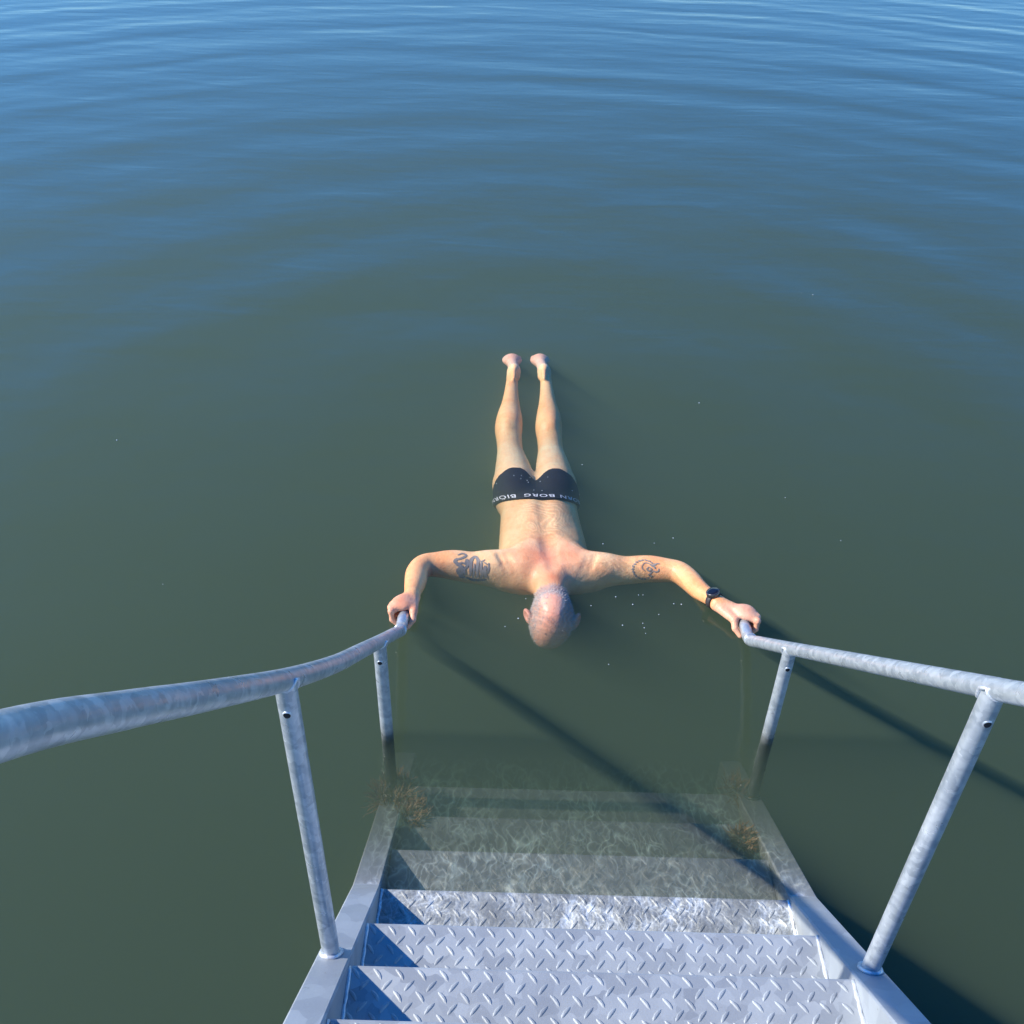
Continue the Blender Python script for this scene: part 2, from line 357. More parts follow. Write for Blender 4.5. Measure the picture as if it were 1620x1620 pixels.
RX = .577; TR = .0192
RAIL = {-1: [(-1.30, 2.03), (-1.013, 1.784), (-.839, 1.617), (-.651, 1.432), (-.338, 1.129), (-.011, .829), (.25, .604), (.513, .378), (.76, .168), (.90, .050)],
        1: [(-1.30, 2.03), (-.80, 1.575), (-.425, 1.232), (-.34, 1.156), (-.184, 1.016), (.151, .716), (.569, .341), (.80, .135), (.91, .040)]}
POST = {-1: [(-.354, 1.125), (.513, .365)], 1: [(-.357, 1.150), (.541, .350)]}
for s in (-1, 1):
    side_name = 'left' if s < 0 else 'right'
    lab = 'left galvanised tube handrail, gripped by the hand without a watch' if s < 0 else 'right galvanised tube handrail, gripped by the hand wearing a watch'
    hr = empty('handrail', (s*RX, -.35, .3), lab, 'handrail', 'handrails of the bathing stairs')
    def loc(v): return [Vector(p)-Vector((s*RX, -.35, .3)) for p in v]
    yz = RAIL[s]; tail = [(.985, .024), (1.04, .008), (1.095, -.008)]
    path = cr([(s*RX, y, z) for y, z in yz+tail], 10)
    v, f = tube(path, TR, 28); mesh_obj('rail_tube', loc(v), f, M_RAIL, hr, True)
    # weld ring where the end bend is joined on
    for (yj, zj) in ((.90, .050),):
        d = Vector((0, .77, -.64)); a0 = Vector((s*RX, yj, zj))
        ring = [a0+d*(i-2)*.0028 for i in range(5)]
        v, f = tube(ring, TR, 24, rad=[TR+.0003, TR+.0022, TR+.003, TR+.0022, TR+.0003]); mesh_obj('weld', loc(v), f, M_RAIL, hr, True)
    for (y, zt) in POST[s]:
        zt = float(np.interp(y, [q[0] for q in yz], [q[1] for q in yz]))+.001
        zb = line_z(y)-.01
        path = [Vector((s*RX, y, zb+(zt-zb)*i/12)) for i in range(13)]
        v, f = tube(path, TR*.97, 28, caps=False); post = mesh_obj('post', loc(v), f, M_RAIL, hr, True)
        # fillet of weld under the rail and bead round the foot
        for (zc, tilt, rr) in ((zt-.004, SLOPE*1.05, .0038), (zb+.014, SLOPE if y < 0 else SLOPE*LOW, .0048)):
            ring = []
            for i in range(33):
                a = 2*math.pi*i/32; rad_ = TR+.0015+random.uniform(0, .0012)
                xx_ = min(rad_*abs(math.cos(a)), TR)
                zq = zt-.97*rad_*math.sin(a)-math.sqrt(max(0, TR*TR-xx_*xx_))*1.36 if rr < .004 else zc-tilt*rad_*math.sin(a)
                ring.append(Vector((s*RX+rad_*math.cos(a), y+rad_*math.sin(a), zq)))
            v, f = tube(ring, rr, 8, caps=False); wb = mesh_obj('weld', loc(v), f, M_WELD if y < 0 or rr < .004 else M_RAIL, post, True)
        # drain hole facing up the stairs: a black disc paints its inner shade
        zc = zt-.066; hc = Vector((s*RX, y-TR*.97, zc)); V, F = [], []
        nn = 16
        for k, (rr, dd) in enumerate(((.0085, -.0004), (.0078, .0016), (.0064, .0018), (.0058, .0004))):
            for i in range(nn):
                a = 2*math.pi*i/nn; xx = rr*math.cos(a); zz = rr*math.sin(a)
                V.append(Vector((s*RX+xx, y-math.sqrt((TR*.97)**2-xx*xx)-dd, zc+zz)))
        for k in range(3):
            for i in range(nn): F.append((k*nn+i, k*nn+(i+1) % nn, (k+1)*nn+(i+1) % nn, (k+1)*nn+i))
        hole = mesh_obj('drain_hole_rim', loc(V[:3*nn]), F[:2*nn], M_RAIL, post, True)
        V2 = V[2*nn:3*nn]; mesh_obj('drain_hole', loc(V2), [tuple(range(nn))], M_HOLE, post)

# ------------------------------------------------------------------ the swimmer: one implicit surface
STEP = .004
GLO = np.array([-.668, .930, -.290]); GHI = np.array([.668, 3.03, .112])
GN = np.ceil((GHI-GLO)/STEP).astype(int)+1
def new_field(): return np.full(GN, .06, np.float32)
AX = [(GLO[i]+np.arange(GN[i])*STEP).astype(np.float32) for i in range(3)]
def block(lo, hi):
    a = np.clip(np.floor((np.array(lo)-GLO)/STEP).astype(int), 0, GN-1); b_ = np.clip(np.ceil((np.array(hi)-GLO)/STEP).astype(int)+1, 1, GN)
    return tuple(slice(a[i], b_[i]) for i in range(3))
def smin(a, b, k):
    h = np.maximum(k-np.abs(a-b), 0)/k; return np.minimum(a, b)-h*h*k*.25
def put(Fd, sl, d, k, sub=False):
    if sub: Fd[sl] = -smin(-Fd[sl], d, k)
    else: Fd[sl] = smin(Fd[sl], d, k)
def grids(sl): return AX[0][sl[0]][:, None, None], AX[1][sl[1]][None, :, None], AX[2][sl[2]][None, None, :]
def cone(Fd, a, b, ra, rb, k=.03, sub=False, pad=None):
    a = np.array(a, float); b = np.array(b, float); m = max(ra, rb)+(pad or k+.02)
    sl = block(np.minimum(a, b)-m, np.maximum(a, b)+m); x, y, z = grids(sl); d = b-a; L2 = max(float(d@d), 1e-9)
    h = np.clip(((x-a[0])*d[0]+(y-a[1])*d[1]+(z-a[2])*d[2])/L2, 0, 1)
    dd = np.sqrt((x-a[0]-h*d[0])**2+(y-a[1]-h*d[1])**2+(z-a[2]-h*d[2])**2)-(ra+(rb-ra)*h)
    put(Fd, sl, dd.astype(np.float32), k, sub)
def ell(Fd, c, r, k=.03, sub=False, rot=None):
    c = np.array(c, float); r = np.array(r, float); m = r.max()+k+.02
    sl = block(c-m, c+m); x, y, z = grids(sl); x = x-c[0]; y = y-c[1]; z = z-c[2]
    if rot:       # about z, then about x
        ca, sa = math.cos(rot[0]), math.sin(rot[0]); x, y = x*ca+y*sa, -x*sa+y*ca
        ca, sa = math.cos(rot[1]), math.sin(rot[1]); y, z = y*ca+z*sa, -y*sa+z*ca
    q = np.sqrt((x/r[0])**2+(y/r[1])**2+(z/r[2])**2); q2 = np.sqrt((x/r[0]**2)**2+(y/r[1]**2)**2+(z/r[2]**2)**2)+1e-6
    put(Fd, sl, (q*(q-1)/q2).astype(np.float32), k, sub)
TORSO = [
    ((-0.177, 1.422, -0.114), (-0.178, 1.782, -0.134), 0.093, 0.089, 0.05),
    ((-0.004, 1.422, -0.114), (-0.041, 1.788, -0.134), 0.093, 0.089, 0.05),
    ((-0.091, 1.399, -0.104), (-0.113, 1.822, -0.129), 0.095, 0.085, 0.05),
    ((-0.206, 1.892, -0.132), (-0.213, 1.977, -0.124), 0.092, 0.088, 0.05),
    ((-0.039, 1.899, -0.132), (-0.040, 1.985, -0.124), 0.092, 0.088, 0.05),
    ((-0.204, 1.867, -0.090), (-0.205, 1.937, -0.092), 0.06, 0.062, 0.05),
    ((-0.046, 1.874, -0.090), (-0.048, 1.944, -0.092), 0.06, 0.062, 0.05)]
def chain(Fd, P_, k=.03):
    n = len(P_); Q_ = [P_[0]]+list(P_)+[P_[-1]]; pts = []
    for i in range(1, n):
        a, b_, c_, d_ = [np.array(q, float) for q in Q_[i-1:i+3]]
        for j in range(7):
            t_ = j/7; pts.append(.5*((2*b_)+(c_-a)*t_+(2*a-5*b_+4*c_-d_)*t_*t_+(3*b_-a-3*c_+d_)*t_**3))
    pts.append(np.array(P_[-1], float)); pts = np.array(pts); m = pts[:, 3].max()+k+.02
    sl = block(pts[:, :3].min(0)-m, pts[:, :3].max(0)+m); x, y, z = grids(sl); D = None
    for a, b_ in zip(pts[:-1], pts[1:]):
        d = b_[:3]-a[:3]; L2 = max(float(d@d), 1e-9)
        h = np.clip(((x-a[0])*d[0]+(y-a[1])*d[1]+(z-a[2])*d[2])/L2, 0, 1)
        q = np.sqrt((x-a[0]-h*d[0])**2+(y-a[1]-h*d[1])**2+(z-a[2]-h*d[2])**2)-(a[3]+(b_[3]-a[3])*h)
        D = q if D is None else np.minimum(D, q)
    put(Fd, sl, D.astype(np.float32), k)
LEG_L = [(-.214, 1.99, -.130, .090), (-.222, 2.08, -.124, .078), (-.236, 2.195, -.115, .059), (-.244, 2.285, -.100, .0570), (-.249, 2.360, -.086, .0620), (-.247, 2.440, -.078, .0580), (-.244, 2.55, -.068, .042), (-.242, 2.665, -.055, .0315), (-.239, 2.786, -.043, .0262)]
LEG_R = [(-.046, 1.99, -.130, .090), (-.049, 2.08, -.124, .078), (-.057, 2.203, -.115, .0585), (-.062, 2.295, -.100, .0560), (-.067, 2.370, -.086, .0605), (-.067, 2.450, -.078, .0565), (-.071, 2.56, -.068, .041), (-.075, 2.675, -.055, .0305), (-.080, 2.794, -.043, .0258)]
ARM_L = [(-.19, 1.350, -.080, .062), (-.30, 1.352, -.064, .0605), (-.391, 1.349, -.052, .0560), (-.47, 1.343, -.040, .0475), (-.533, 1.324, -.028, .0430), (-.556, 1.27, -.018, .0425), (-.557, 1.20, -.004, .0390), (-.558, 1.13, .018, .0305), (-.558, 1.09, .032, .0280)]
ARM_R = [(.03, 1.360, -.080, .060), (.13, 1.364, -.068, .0575), (.256, 1.362, -.055, .0500), (.33, 1.346, -.040, .0450), (.392, 1.325, -.028, .0420), (.425, 1.27, -.015, .0405), (.450, 1.20, .0, .0355), (.478, 1.14, .018, .0285), (.500, 1.098, .032, .0262)]
TRAPS = [((-0.067, 1.302, -0.070), (-0.224, 1.348, -0.075), 0.048, 0.056, 0.05),
    ((-0.067, 1.302, -0.070), (0.073, 1.349, -0.075), 0.048, 0.054, 0.05),
    ((-0.069, 1.349, -0.068), (-0.069, 1.193, -0.062), 0.064, 0.06, 0.04)]
Fb = new_field()
for p_ in TORSO: cone(Fb, *p_)
chain(Fb, LEG_L[:3], .03); chain(Fb, LEG_R[:3], .014)
cone(Fb, (-.126, 1.92, .004), (-.130, 2.03, -.016), .016, .02, .035, sub=True)         # cleft
for x_ in (-.142, -.052): ell(Fb, (x_, 1.60, -.064), (.034, .17, .034), .05)      # muscle either side of the spine
Ftr = Fb.copy()
chain(Fb, LEG_L, .004); chain(Fb, LEG_R, .004)
for p_ in TRAPS: cone(Fb, *p_)
chain(Fb, ARM_L, .05); chain(Fb, ARM_R, .05)
# back relief: shoulder blades, spine, muscle either side
for s, c0 in ((-1, (-.172, 1.395, -.040)), (1, (.002, 1.400, -.040))): ell(Fb, c0, (.052, .078, .036), .06, rot=(s*.35, 0))
cone(Fb, (-.072, 1.30, .022), (-.112, 1.84, .002), .016, .014, .035, sub=True)
for c0, r_, q_ in (((-.285, 1.350, -.030), (.060, .042, .032), .05), ((.115, 1.362, -.036), (.055, .040, .030), .05), ((-.430, 1.352, -.022), (.050, .026, .022), .04), ((.290, 1.360, -.028), (.050, .024, .020), .04),
        ((-.252, 2.37, -.058), (.026, .070, .034), .03), ((-.228, 2.385, -.060), (.024, .062, .032), .03), ((-.076, 2.38, -.058), (.024, .062, .032), .03), ((-.054, 2.37, -.058), (.026, .068, .034), .03)):
    ell(Fb, c0, r_, q_)
# folds behind the shoulders and neck creases
for a, b_ in (((-.262, 1.345, .012), (-.215, 1.255, -.018)), ((-.238, 1.350, .017), (-.194, 1.262, -.012)), ((.090, 1.36, .012), (.055, 1.27, -.020)), ((.066, 1.355, .017), (.034, 1.275, -.012))):
    cone(Fb, a, b_, .0035, .003, .022, sub=True)
for y in (): cone(Fb, (-.115, y, -.012), (-.02, y+.004, -.012), .003, .003, .012, sub=True)
# head
HX = -.068
ell(Fb, (HX, 1.114, -.072), (.077, .090, .092), .02)
ell(Fb, (HX-.010, 1.078, -.108), (.058, .052, .068), .035)
ell(Fb, (HX-.016, 1.048, -.118), (.034, .018, .030), .025)
for s in (-1, 1): ell(Fb, (HX+s*.076, 1.075, -.020), (.02, .05, .03), .04, sub=True)     # flat temples
ell(Fb, (HX, 1.18, -.135), (.058, .080, .060), .04)
cone(Fb, (HX-.004, 1.115, -.160), (HX-.004, 1.150, -.205), .012, .017, .02)                # nose
ell(Fb, (HX-.003, 1.205, -.190), (.030, .020, .014), .015)                            # lips
ell(Fb, (HX-.003, 1.245, -.180), (.030, .026, .024), .02)                             # chin
for s in (-1, 1):
    ell(Fb, (HX+s*.032, 1.108, -.178), (.020, .012, .010), .012, sub=True)            # eye sockets
    ell(Fb, (HX+s*.032, 1.110, -.168), (.013, .010, .011), .004)
for s, c0 in ((-1, (-.153, 1.116, -.076)), (1, (.018, 1.108, -.084))):
    ell(Fb, c0, (.012, .033, .025), .006, rot=(-s*.45, .3))
    ell(Fb, (c0[0]+s*.006, c0[1]-.002, c0[2]+.004), (.005, .018, .011), .006, sub=True, rot=(-s*.45, .3))
# feet, soles up
for s, ah, bl in ((-1, (-.232, 2.800, -.032), (-.245, 2.935, -.046)), (1, (-.088, 2.806, -.032), (-.106, 2.942, -.046))):
    ell(Fb, ah, (.025, .031, .034), .02)
    cone(Fb, ah, bl, .028, .026, .02)
    ell(Fb, bl, (.049, .036, .022), .03)
    inner = -s   # big toe lies towards the other foot
    for i in range(5):
        tx = bl[0]+inner*(.034-i*.0172); ty = bl[1]+.028-i*.004; r_ = .0125 if i == 0 else .0088-.0006*i
        cone(Fb, (tx, ty, bl[2]-.004), (tx, ty+(.030 if i == 0 else .020), bl[2]-.020), r_, r_*.9, .006)
    for s2 in (-1, 1): ell(Fb, (ah[0]+s2*.018, ah[1]-.034, ah[2]-.014), (.009, .013, .012), .02)   # ankle bones
    cone(Fb, (ah[0], ah[1]-.10, ah[2]+.018), (ah[0], ah[1]-.01, ah[2]+.022), .008, .010, .02)       # tendon
# hands closed on the rails
def hand(s, wrist):
    C0 = np.array([s*RX, 1.030, .0115]); ax_t = np.array([0, -.962, .272]); ax_n = np.array([0, .272, .962]); ax_u = np.array([s*1., 0, 0])
    def W(q): return C0+ax_t*q[0]+ax_u*q[1]+ax_n*q[2]
    wr = np.array(wrist)
    kn = [(.040, .041, .020), (.017, .045, .023), (-.006, .043, .020), (-.028, .036, .014)]
    for i, k0 in enumerate(kn):
        base = wr+np.array([s*(.014-.007*i), -.012+.006*i, .002])
        cone(Fb, base, W(k0), .0145, .0118, .012)
    ell(Fb, W((.0, .008, .034)), (.034, .036, .016), .015)
    cone(Fb, wr+np.array([-s*.008, -.008, -.006]), W((.022, -.033, .014)), .019, .0145, .014)         # ball of the thumb
    for i, k0 in enumerate(kn):
        r_ = (.0092, .0094, .0090, .0080)[i]; e = (0, .001, 0, -.002)[i]
        j = [(k0[0], k0[1], k0[2]), (k0[0]+.001, .0385+e, -.010), (k0[0]+.002, .017, -.0295), (k0[0]+.002, -.006, -.0295)]
        for a, b_, q in ((0, 1, 1.), (1, 2, .95), (2, 3, .88)): cone(Fb, W(j[a]), W(j[b_]), r_*q*1.04, r_*q*.95, .0035, pad=.02)
        ell(Fb, W((k0[0], k0[1]+.001, k0[2]+.005)), (.0095, .0095, .0075), .006)
    tj = [(.022, -.033, .014), (.046, -.033, -.006), (.060, -.016, -.027)]
    cone(Fb, W(tj[0]), W(tj[1]), .0130, .0108, .005, pad=.02); cone(Fb, W(tj[1]), W(tj[2]), .0108, .0088, .004, pad=.02)
hand(-1, (-.558, 1.088, .034)); hand(1, (.503, 1.094, .034))

def surface_nets(Fd):
    S = Fd < 0
    m = S[:-1, :-1, :-1].copy(); al = m.copy()
    for i in (0, 1):
        for j in (0, 1):
            for k in (0, 1):
                q = S[i:GN[0]-1+i, j:GN[1]-1+j, k:GN[2]-1+k]; m |= q; al &= q
    act = m & ~al; ci = np.argwhere(act); vid = np.full(act.shape, -1, np.int32); vid[act] = np.arange(len(ci))
    acc = np.zeros((len(ci), 3)); cnt = np.zeros(len(ci))
    cor = [(i, j, k) for i in (0, 1) for j in (0, 1) for k in (0, 1)]
    vals = {c: Fd[ci[:, 0]+c[0], ci[:, 1]+c[1], ci[:, 2]+c[2]] for c in cor}
    for c in cor:
        for a in range(3):
            if c[a] == 0:
                d = list(c); d[a] = 1; d = tuple(d); va, vb = vals[c], vals[d]; x = (va < 0) != (vb < 0)
                tt = np.where(x, va/np.where(x, va-vb, 1), 0); pt = np.tile(np.array(c, float), (len(ci), 1)); pt[:, a] = tt
                acc[x] += pt[x]; cnt[x] += 1
    V = GLO+(ci+acc/cnt[:, None])*STEP
    Qs = []
    for a in range(3):
        b1, b2 = [(1, 2), (2, 0), (0, 1)][a]
        sa = [slice(1, -1)]*3; sa[a] = slice(0, -1); sb = [slice(1, -1)]*3; sb[a] = slice(1, None)
        A_, B_ = S[tuple(sa)], S[tuple(sb)]; e = np.argwhere(A_ != B_); inside = A_[tuple(e.T)]
        e = e+1; e[:, a] -= 1
        def cell(o1, o2):
            c = e.copy(); c[:, b1] -= o1; c[:, b2] -= o2; return vid[c[:, 0], c[:, 1], c[:, 2]]
        q = np.stack([cell(1, 1), cell(0, 1), cell(0, 0), cell(1, 0)], -1)
        q[~inside] = q[~inside][:, ::-1]; Qs.append(q)
    Q = np.vstack(Qs); Q = Q[(Q >= 0).all(1)]
    return V, Q
def relax(V, Q, it=2, lam=.5):
    for _ in range(it):
        acc = np.zeros_like(V); cnt = np.zeros(len(V))
        for i in range(4):
            a, b_ = Q[:, i], Q[:, (i+1) % 4]; np.add.at(acc, a, V[b_]); np.add.at(cnt, a, 1); np.add.at(acc, b_, V[a]); np.add.at(cnt, b_, 1)
        V = V+lam*(acc/np.maximum(cnt, 1)[:, None]-V)
    return V
V, Q = surface_nets(Fb); V1 = relax(V, Q, 2); hm = ((np.abs(V[:, 0]+.03) > .44) & (V[:, 1] < 1.09))[:, None]; V = np.where(hm, V*.65+V1*.35, V1)
person = empty('person', (-.1, 1.7, 0), 'man in black swim trunks floating face down, gripping a handrail with each outstretched hand', 'person')
PO = np.array([-.1, 1.7, 0.])
body = quad_obj('body', V-PO, Q, M_SKIN, person)
def ss(x, a, b_): q = np.clip((x-a)/(b_-a), 0, 1); return q*q*(3-2*q)
def tone(V):
    x, y, z = V.T; c = np.tile(np.array([.86, .56, .28]), (len(V), 1))
    def mixin(wt, col):
        nonlocal c; wt = np.clip(wt, 0, 1)[:, None]; c = c*(1-wt)+np.array(col)*wt
    arm = ss(np.abs(x+.08), .22, .42); mixin(arm*.8, (.82, .40, .17))
    mixin(ss(y, 1.9, 2.1)*(1-ss(y, 2.16, 2.25)), (.86, .67, .38))            # pale skin above the knee
    mixin(ss(y, 2.2, 2.3)*(1-ss(y, 2.7, 2.8)), (.86, .53, .235))
    mixin(ss(y, 2.78, 2.84), (.80, .53, .36))
    pk = np.exp(-(((x+.07)/.14)**2+((y-1.36)/.10)**2)); mixin(pk*.95, (.84, .37, .21))
    nk = np.exp(-(((x+.068)/.055)**2+((y-1.245)/.045)**2)); mixin(nk*.95, (.80, .33, .16))
    hd = ss(-y, -1.22, -1.19)*(np.abs(x-HX) < .105); mixin(hd*.9, (.80, .41, .29))
    ear = hd*(np.abs(x-HX) > .082); mixin(ear, (.74, .38, .28))
    crown = np.exp(-(((x-HX-.004)/.062)**2+((y-1.085)/.068)**2)); hair = hd*(1-ss(crown+.14*np.sin(x*140+y*60)*np.sin(y*110-x*50), .2, .9))*ss(z, -.16, -.10)*(1-ear)*ss(y, 1.015, 1.065)
    mixin(hair*.45, (.46, .38, .33))
    hand_ = ss(-y, -1.09, -1.06)*(np.abs(x+.03) > .40); mixin(hand_*.8, (.78, .41, .27))
    return c, hair
tc, hairmask = tone(V)
ca = body.data.color_attributes.new('tone', 'FLOAT_COLOR', 'POINT')
ca.data.foreach_set('color', np.hstack([tc, np.ones((len(V), 1))]).astype(np.float32).ravel())
nrm = np.zeros((len(V), 3)); body.data.vertices.foreach_get('normal', tmp := np.zeros(len(V)*3, np.float32)); nrm = tmp.reshape(-1, 3)

# stubble
cand = np.where(hairmask > .12)[0]; pr_ = hairmask[cand]; pick = rng.choice(cand, 11000, p=pr_/pr_.sum()); HV, HF = [], []
P0 = V[pick]+rng.normal(0, .0015, (len(pick), 3)); N0 = nrm[pick]
for i in range(len(pick)):
    n_ = N0[i]; d = n_*.35+np.array([0, .5, -.35])+rng.normal(0, .35, 3); d /= np.linalg.norm(d); sd_ = np.cross(n_, d); sd_ /= np.linalg.norm(sd_)+1e-6
    L = rng.uniform(.005, .010); a = P0[i]-n_*.001; k = len(HV); HV += [a-sd_*.0006-PO, a+sd_*.0006-PO, a+d*L+n_*.001-PO]; HF.append((k, k+1, k+2))
hair_o = mesh_obj('hair', HV, HF, M_HAIR, person); hair_o['label'] = 'short wet grey stubble round the back and sides of the head'
hair_o['kind'] = 'stuff'

# swim trunks: a shell round the hips with two legs
xx, yy, zz = AX[0][:, None, None], AX[1][None, :, None], AX[2][None, None, :]
Ft = Ftr-.0055
dl = np.abs(xx+.129)/.10
hem = 1.962-.055*np.maximum(0, 1-dl/.6)**1.3-.030*np.maximum(0, dl-1.1)**1.2+.0*zz
ripple = .0012*np.sin(xx*95+yy*30)*ss(yy, 1.88, 1.98)
Ft = np.maximum(Ft+ripple, (yy-hem-zz*.15)); Ft = np.maximum(Ft, 1.764+.25*(xx+.115)**2-.8*(zz+.035)-yy).astype(np.float32)
Vt, Qt = surface_nets(Ft); Vt = relax(Vt, Qt, 2)
trunks = quad_obj('trunks', Vt-PO, Qt, M_TRUNK, person); trunks['label'] = 'black swim trunks with white lettering on the waistband'
# waistband, a raised band
Fw = np.maximum(Ftr-.0080, np.maximum(1.759+.25*(xx+.115)**2-.8*(zz+.035)-yy, yy-(1.792+.25*(xx+.115)**2-.8*(zz+.035)))).astype(np.float32)
Vw, Qw = surface_nets(Fw); Vw = relax(Vw, Qw, 1)
band = quad_obj('waistband', Vw-PO, Qw, M_TRUNK, trunks)
bvh_w = BVHTree.FromPolygons([tuple(v) for v in Vw], [tuple(q) for q in Qw])
def text_mesh(s, size):
    cu = bpy.data.curves.new('txt', 'FONT'); cu.body = s; cu.size = size; cu.align_x = 'LEFT'; cu.resolution_u = 3; cu.space_character = 1.12
    ob = bpy.data.objects.new('txt', cu); COL.objects.link(ob); bpy.context.view_layer.update()
    me = bpy.data.meshes.new_from_object(ob.evaluated_get(bpy.context.evaluated_depsgraph_get())); bpy.data.objects.remove(ob)
    bm = bmesh.new(); bm.from_mesh(me); bmesh.ops.triangulate(bm, faces=bm.faces)
    for _ in range(2):
        es = [e for e in bm.edges if e.calc_length() > .006]
        if es: bmesh.ops.subdivide_edges(bm, edges=es, cuts=1); bmesh.ops.triangulate(bm, faces=bm.faces)
    vs = [v.co.copy() for v in bm.verts]; fs = [tuple(v.index for v in f.verts) for f in bm.faces]; bm.free(); bpy.data.meshes.remove(me)
    return vs, fs
vs, fs = text_mesh('BJ\u00d6RN BORG  BJ\u00d6RN BORG', .030)
wid = max(v.x for v in vs)
for v in vs: v.x *= .66/wid; HC = Vector((-.115, 0, -.120)); out_v = []
for v in vs:      # read from the feet: the words run right to left as one stands on the stairs
    arc = (.245-v.x); ang = arc/.155; d = Vector((math.sin(ang), 0, math.cos(ang)*.75)).normalized()
    q = Vector((HC.x, 1.78, HC.z))+d*.10
    for _ in range(4):
        yb = 1.7870-v.y*.95+.25*(q.x+.115)**2-.8*(q.z+.035)
        h = bvh_w.ray_cast(Vector((HC.x, yb, HC.z))+d*.4, -d)
        if h[0]: q = h[0]
    out_v.append(q+d*.0016-Vector(PO))
let = mesh_obj('lettering', out_v, [f[::-1] for f in fs], M_LET, trunks); let['kind'] = 'stuff'

# tattoos: flat ink on the skin of the upper arms
bvh_b = BVHTree.FromPolygons([tuple(v) for v in V], [tuple(q) for q in Q])
VIEW = Vector((0, .70, -.71))
def ink(paths, name, label):
    VV, FF = [], []
    for pts, wd in paths:
        pp = cr([(a, b_, 0) for a, b_ in pts], 8); n = len(pp); row = []
        for i, q in enumerate(pp):
            tg = (pp[min(i+1, n-1)]-pp[max(i-1, 0)]).normalized(); nn_ = Vector((-tg.y, tg.x, 0))
            ww = wd*(.35+.65*math.sin(math.pi*min(1, max(0, (i+.6)/n)))**.5)*random.uniform(.85, 1.1)
            r_ = []
            for s in (-1, 0, 1):
                c2 = q+nn_*s*ww*.62; o_ = Vector((c2.x, c2.y, 0))-VIEW*.4
                h = bvh_b.ray_cast(o_, VIEW); r_.append(len(VV)); VV.append((h[0]-VIEW*.0010+h[1]*.0006 if h[0] else Vector((c2.x, c2.y, -.03)))-Vector(PO))
            row.append(r_)
        for i in range(n-1):
            for k in (0, 1): FF.append((row[i][k], row[i][k+1], row[i+1][k+1], row[i+1][k]))
    o = mesh_obj(name, VV, FF, M_TAT, person); o['label'] = label; return o
# coordinates on the water plane (metres), as seen along VIEW
a0 = [([(-.415, 1.352), (-.398, 1.362), (-.385, 1.350), (-.402, 1.335), (-.422, 1.325), (-.412, 1.308), (-.395, 1.312), (-.382, 1.300)], .008),
      ([(-.415, 1.335), (-.424, 1.318), (-.410, 1.300), (-.400, 1.290), (-.412, 1.272), (-.404, 1.252), (-.392, 1.246)], .013),
      ([(-.400, 1.300), (-.396, 1.270), (-.402, 1.245), (-.384, 1.240)], .012),
      ([(-.388, 1.305), (-.380, 1.330), (-.378, 1.300), (-.388, 1.280), (-.386, 1.250)], .008),
      ([(-.366, 1.245), (-.366, 1.290), (-.364, 1.330), (-.350, 1.345), (-.340, 1.325), (-.342, 1.285), (-.340, 1.240)], .011),
      ([(-.356, 1.238), (-.354, 1.275), (-.352, 1.310)], .006),
      ([(-.326, 1.318), (-.328, 1.285), (-.324, 1.255), (-.328, 1.236)], .010), ([(-.340, 1.330), (-.326, 1.322), (-.314, 1.332)], .005),
      ([(-.312, 1.300), (-.314, 1.270), (-.308, 1.240)], .012), ([(-.300, 1.315), (-.300, 1.285), (-.304, 1.262)], .006), ([(-.318, 1.318), (-.306, 1.306)], .005),
      ([(-.380, 1.240), (-.360, 1.230), (-.335, 1.228), (-.306, 1.232)], .009)]
ink(a0, 'tattoo', 'dark coiling band tattoo on the upper arm without a watch')
a1 = []
for i in range(17):
    a = math.pi*(.25+i*1.5/16); cx, cy = .268+.040*math.cos(a), 1.305+.048*math.sin(a); tw = random.uniform(-.6, .6)
    a1.append(([(cx-.005*math.sin(a+tw), cy+.006*math.cos(a+tw)), (cx+random.uniform(-.002, .003), cy), (cx+.005*math.sin(a+tw), cy-.006*math.cos(a+tw))], .0065))
a1 += [([(.262, 1.322), (.272, 1.338), (.288, 1.334), (.298, 1.322), (.306, 1.336)], .004), ([(.290, 1.330), (.304, 1.326), (.314, 1.334), (.326, 1.334)], .006),
       ([(.296, 1.322), (.306, 1.318), (.308, 1.308)], .006), ([(.300, 1.300), (.310, 1.292), (.320, 1.296), (.322, 1.308)], .005), ([(.262, 1.322), (.264, 1.306), (.274, 1.296)], .003),
       ([(.286, 1.318), (.280, 1.306), (.288, 1.296), (.296, 1.306), (.288, 1.316)], .005), ([(.300, 1.296), (.292, 1.284), (.284, 1.276)], .005)]
ink(a1, 'tattoo', 'thin ring shaped tattoo on the upper arm with the watch')

# watch on the wrist
wa = Vector((.435, 1.212, -.002)); wb_ = Vector((.497, 1.10, .032)); wt = (wb_-wa).normalized(); wc = wb_-wt*.012
upv = Vector((.12, -.55, 1)); upv = (upv-wt*upv.dot(wt)).normalized(); sdv = wt.cross(upv)
watch = empty('watch', wc-Vector(PO)); watch.parent = person; watch['label'] = 'round dark wristwatch with a brown strap'
VV, FF = [], []; ns = 40; prof = [(-.011, 0), (-.0105, .0022), (0, .0028), (.0105, .0022), (.011, 0)]
for i in range(ns):
    a = 2*math.pi*i/ns
    for (l, h) in prof: VV.append(wt*l+(upv*math.cos(a)*(.0292+h)+sdv*math.sin(a)*(.0300+h)))
for i in range(ns):
    for k in range(4): FF.append((i*5+k, i*5+k+1, ((i+1) % ns)*5+k+1, ((i+1) % ns)*5+k))
mesh_obj('strap', VV, FF, M_STRAP, watch, True)
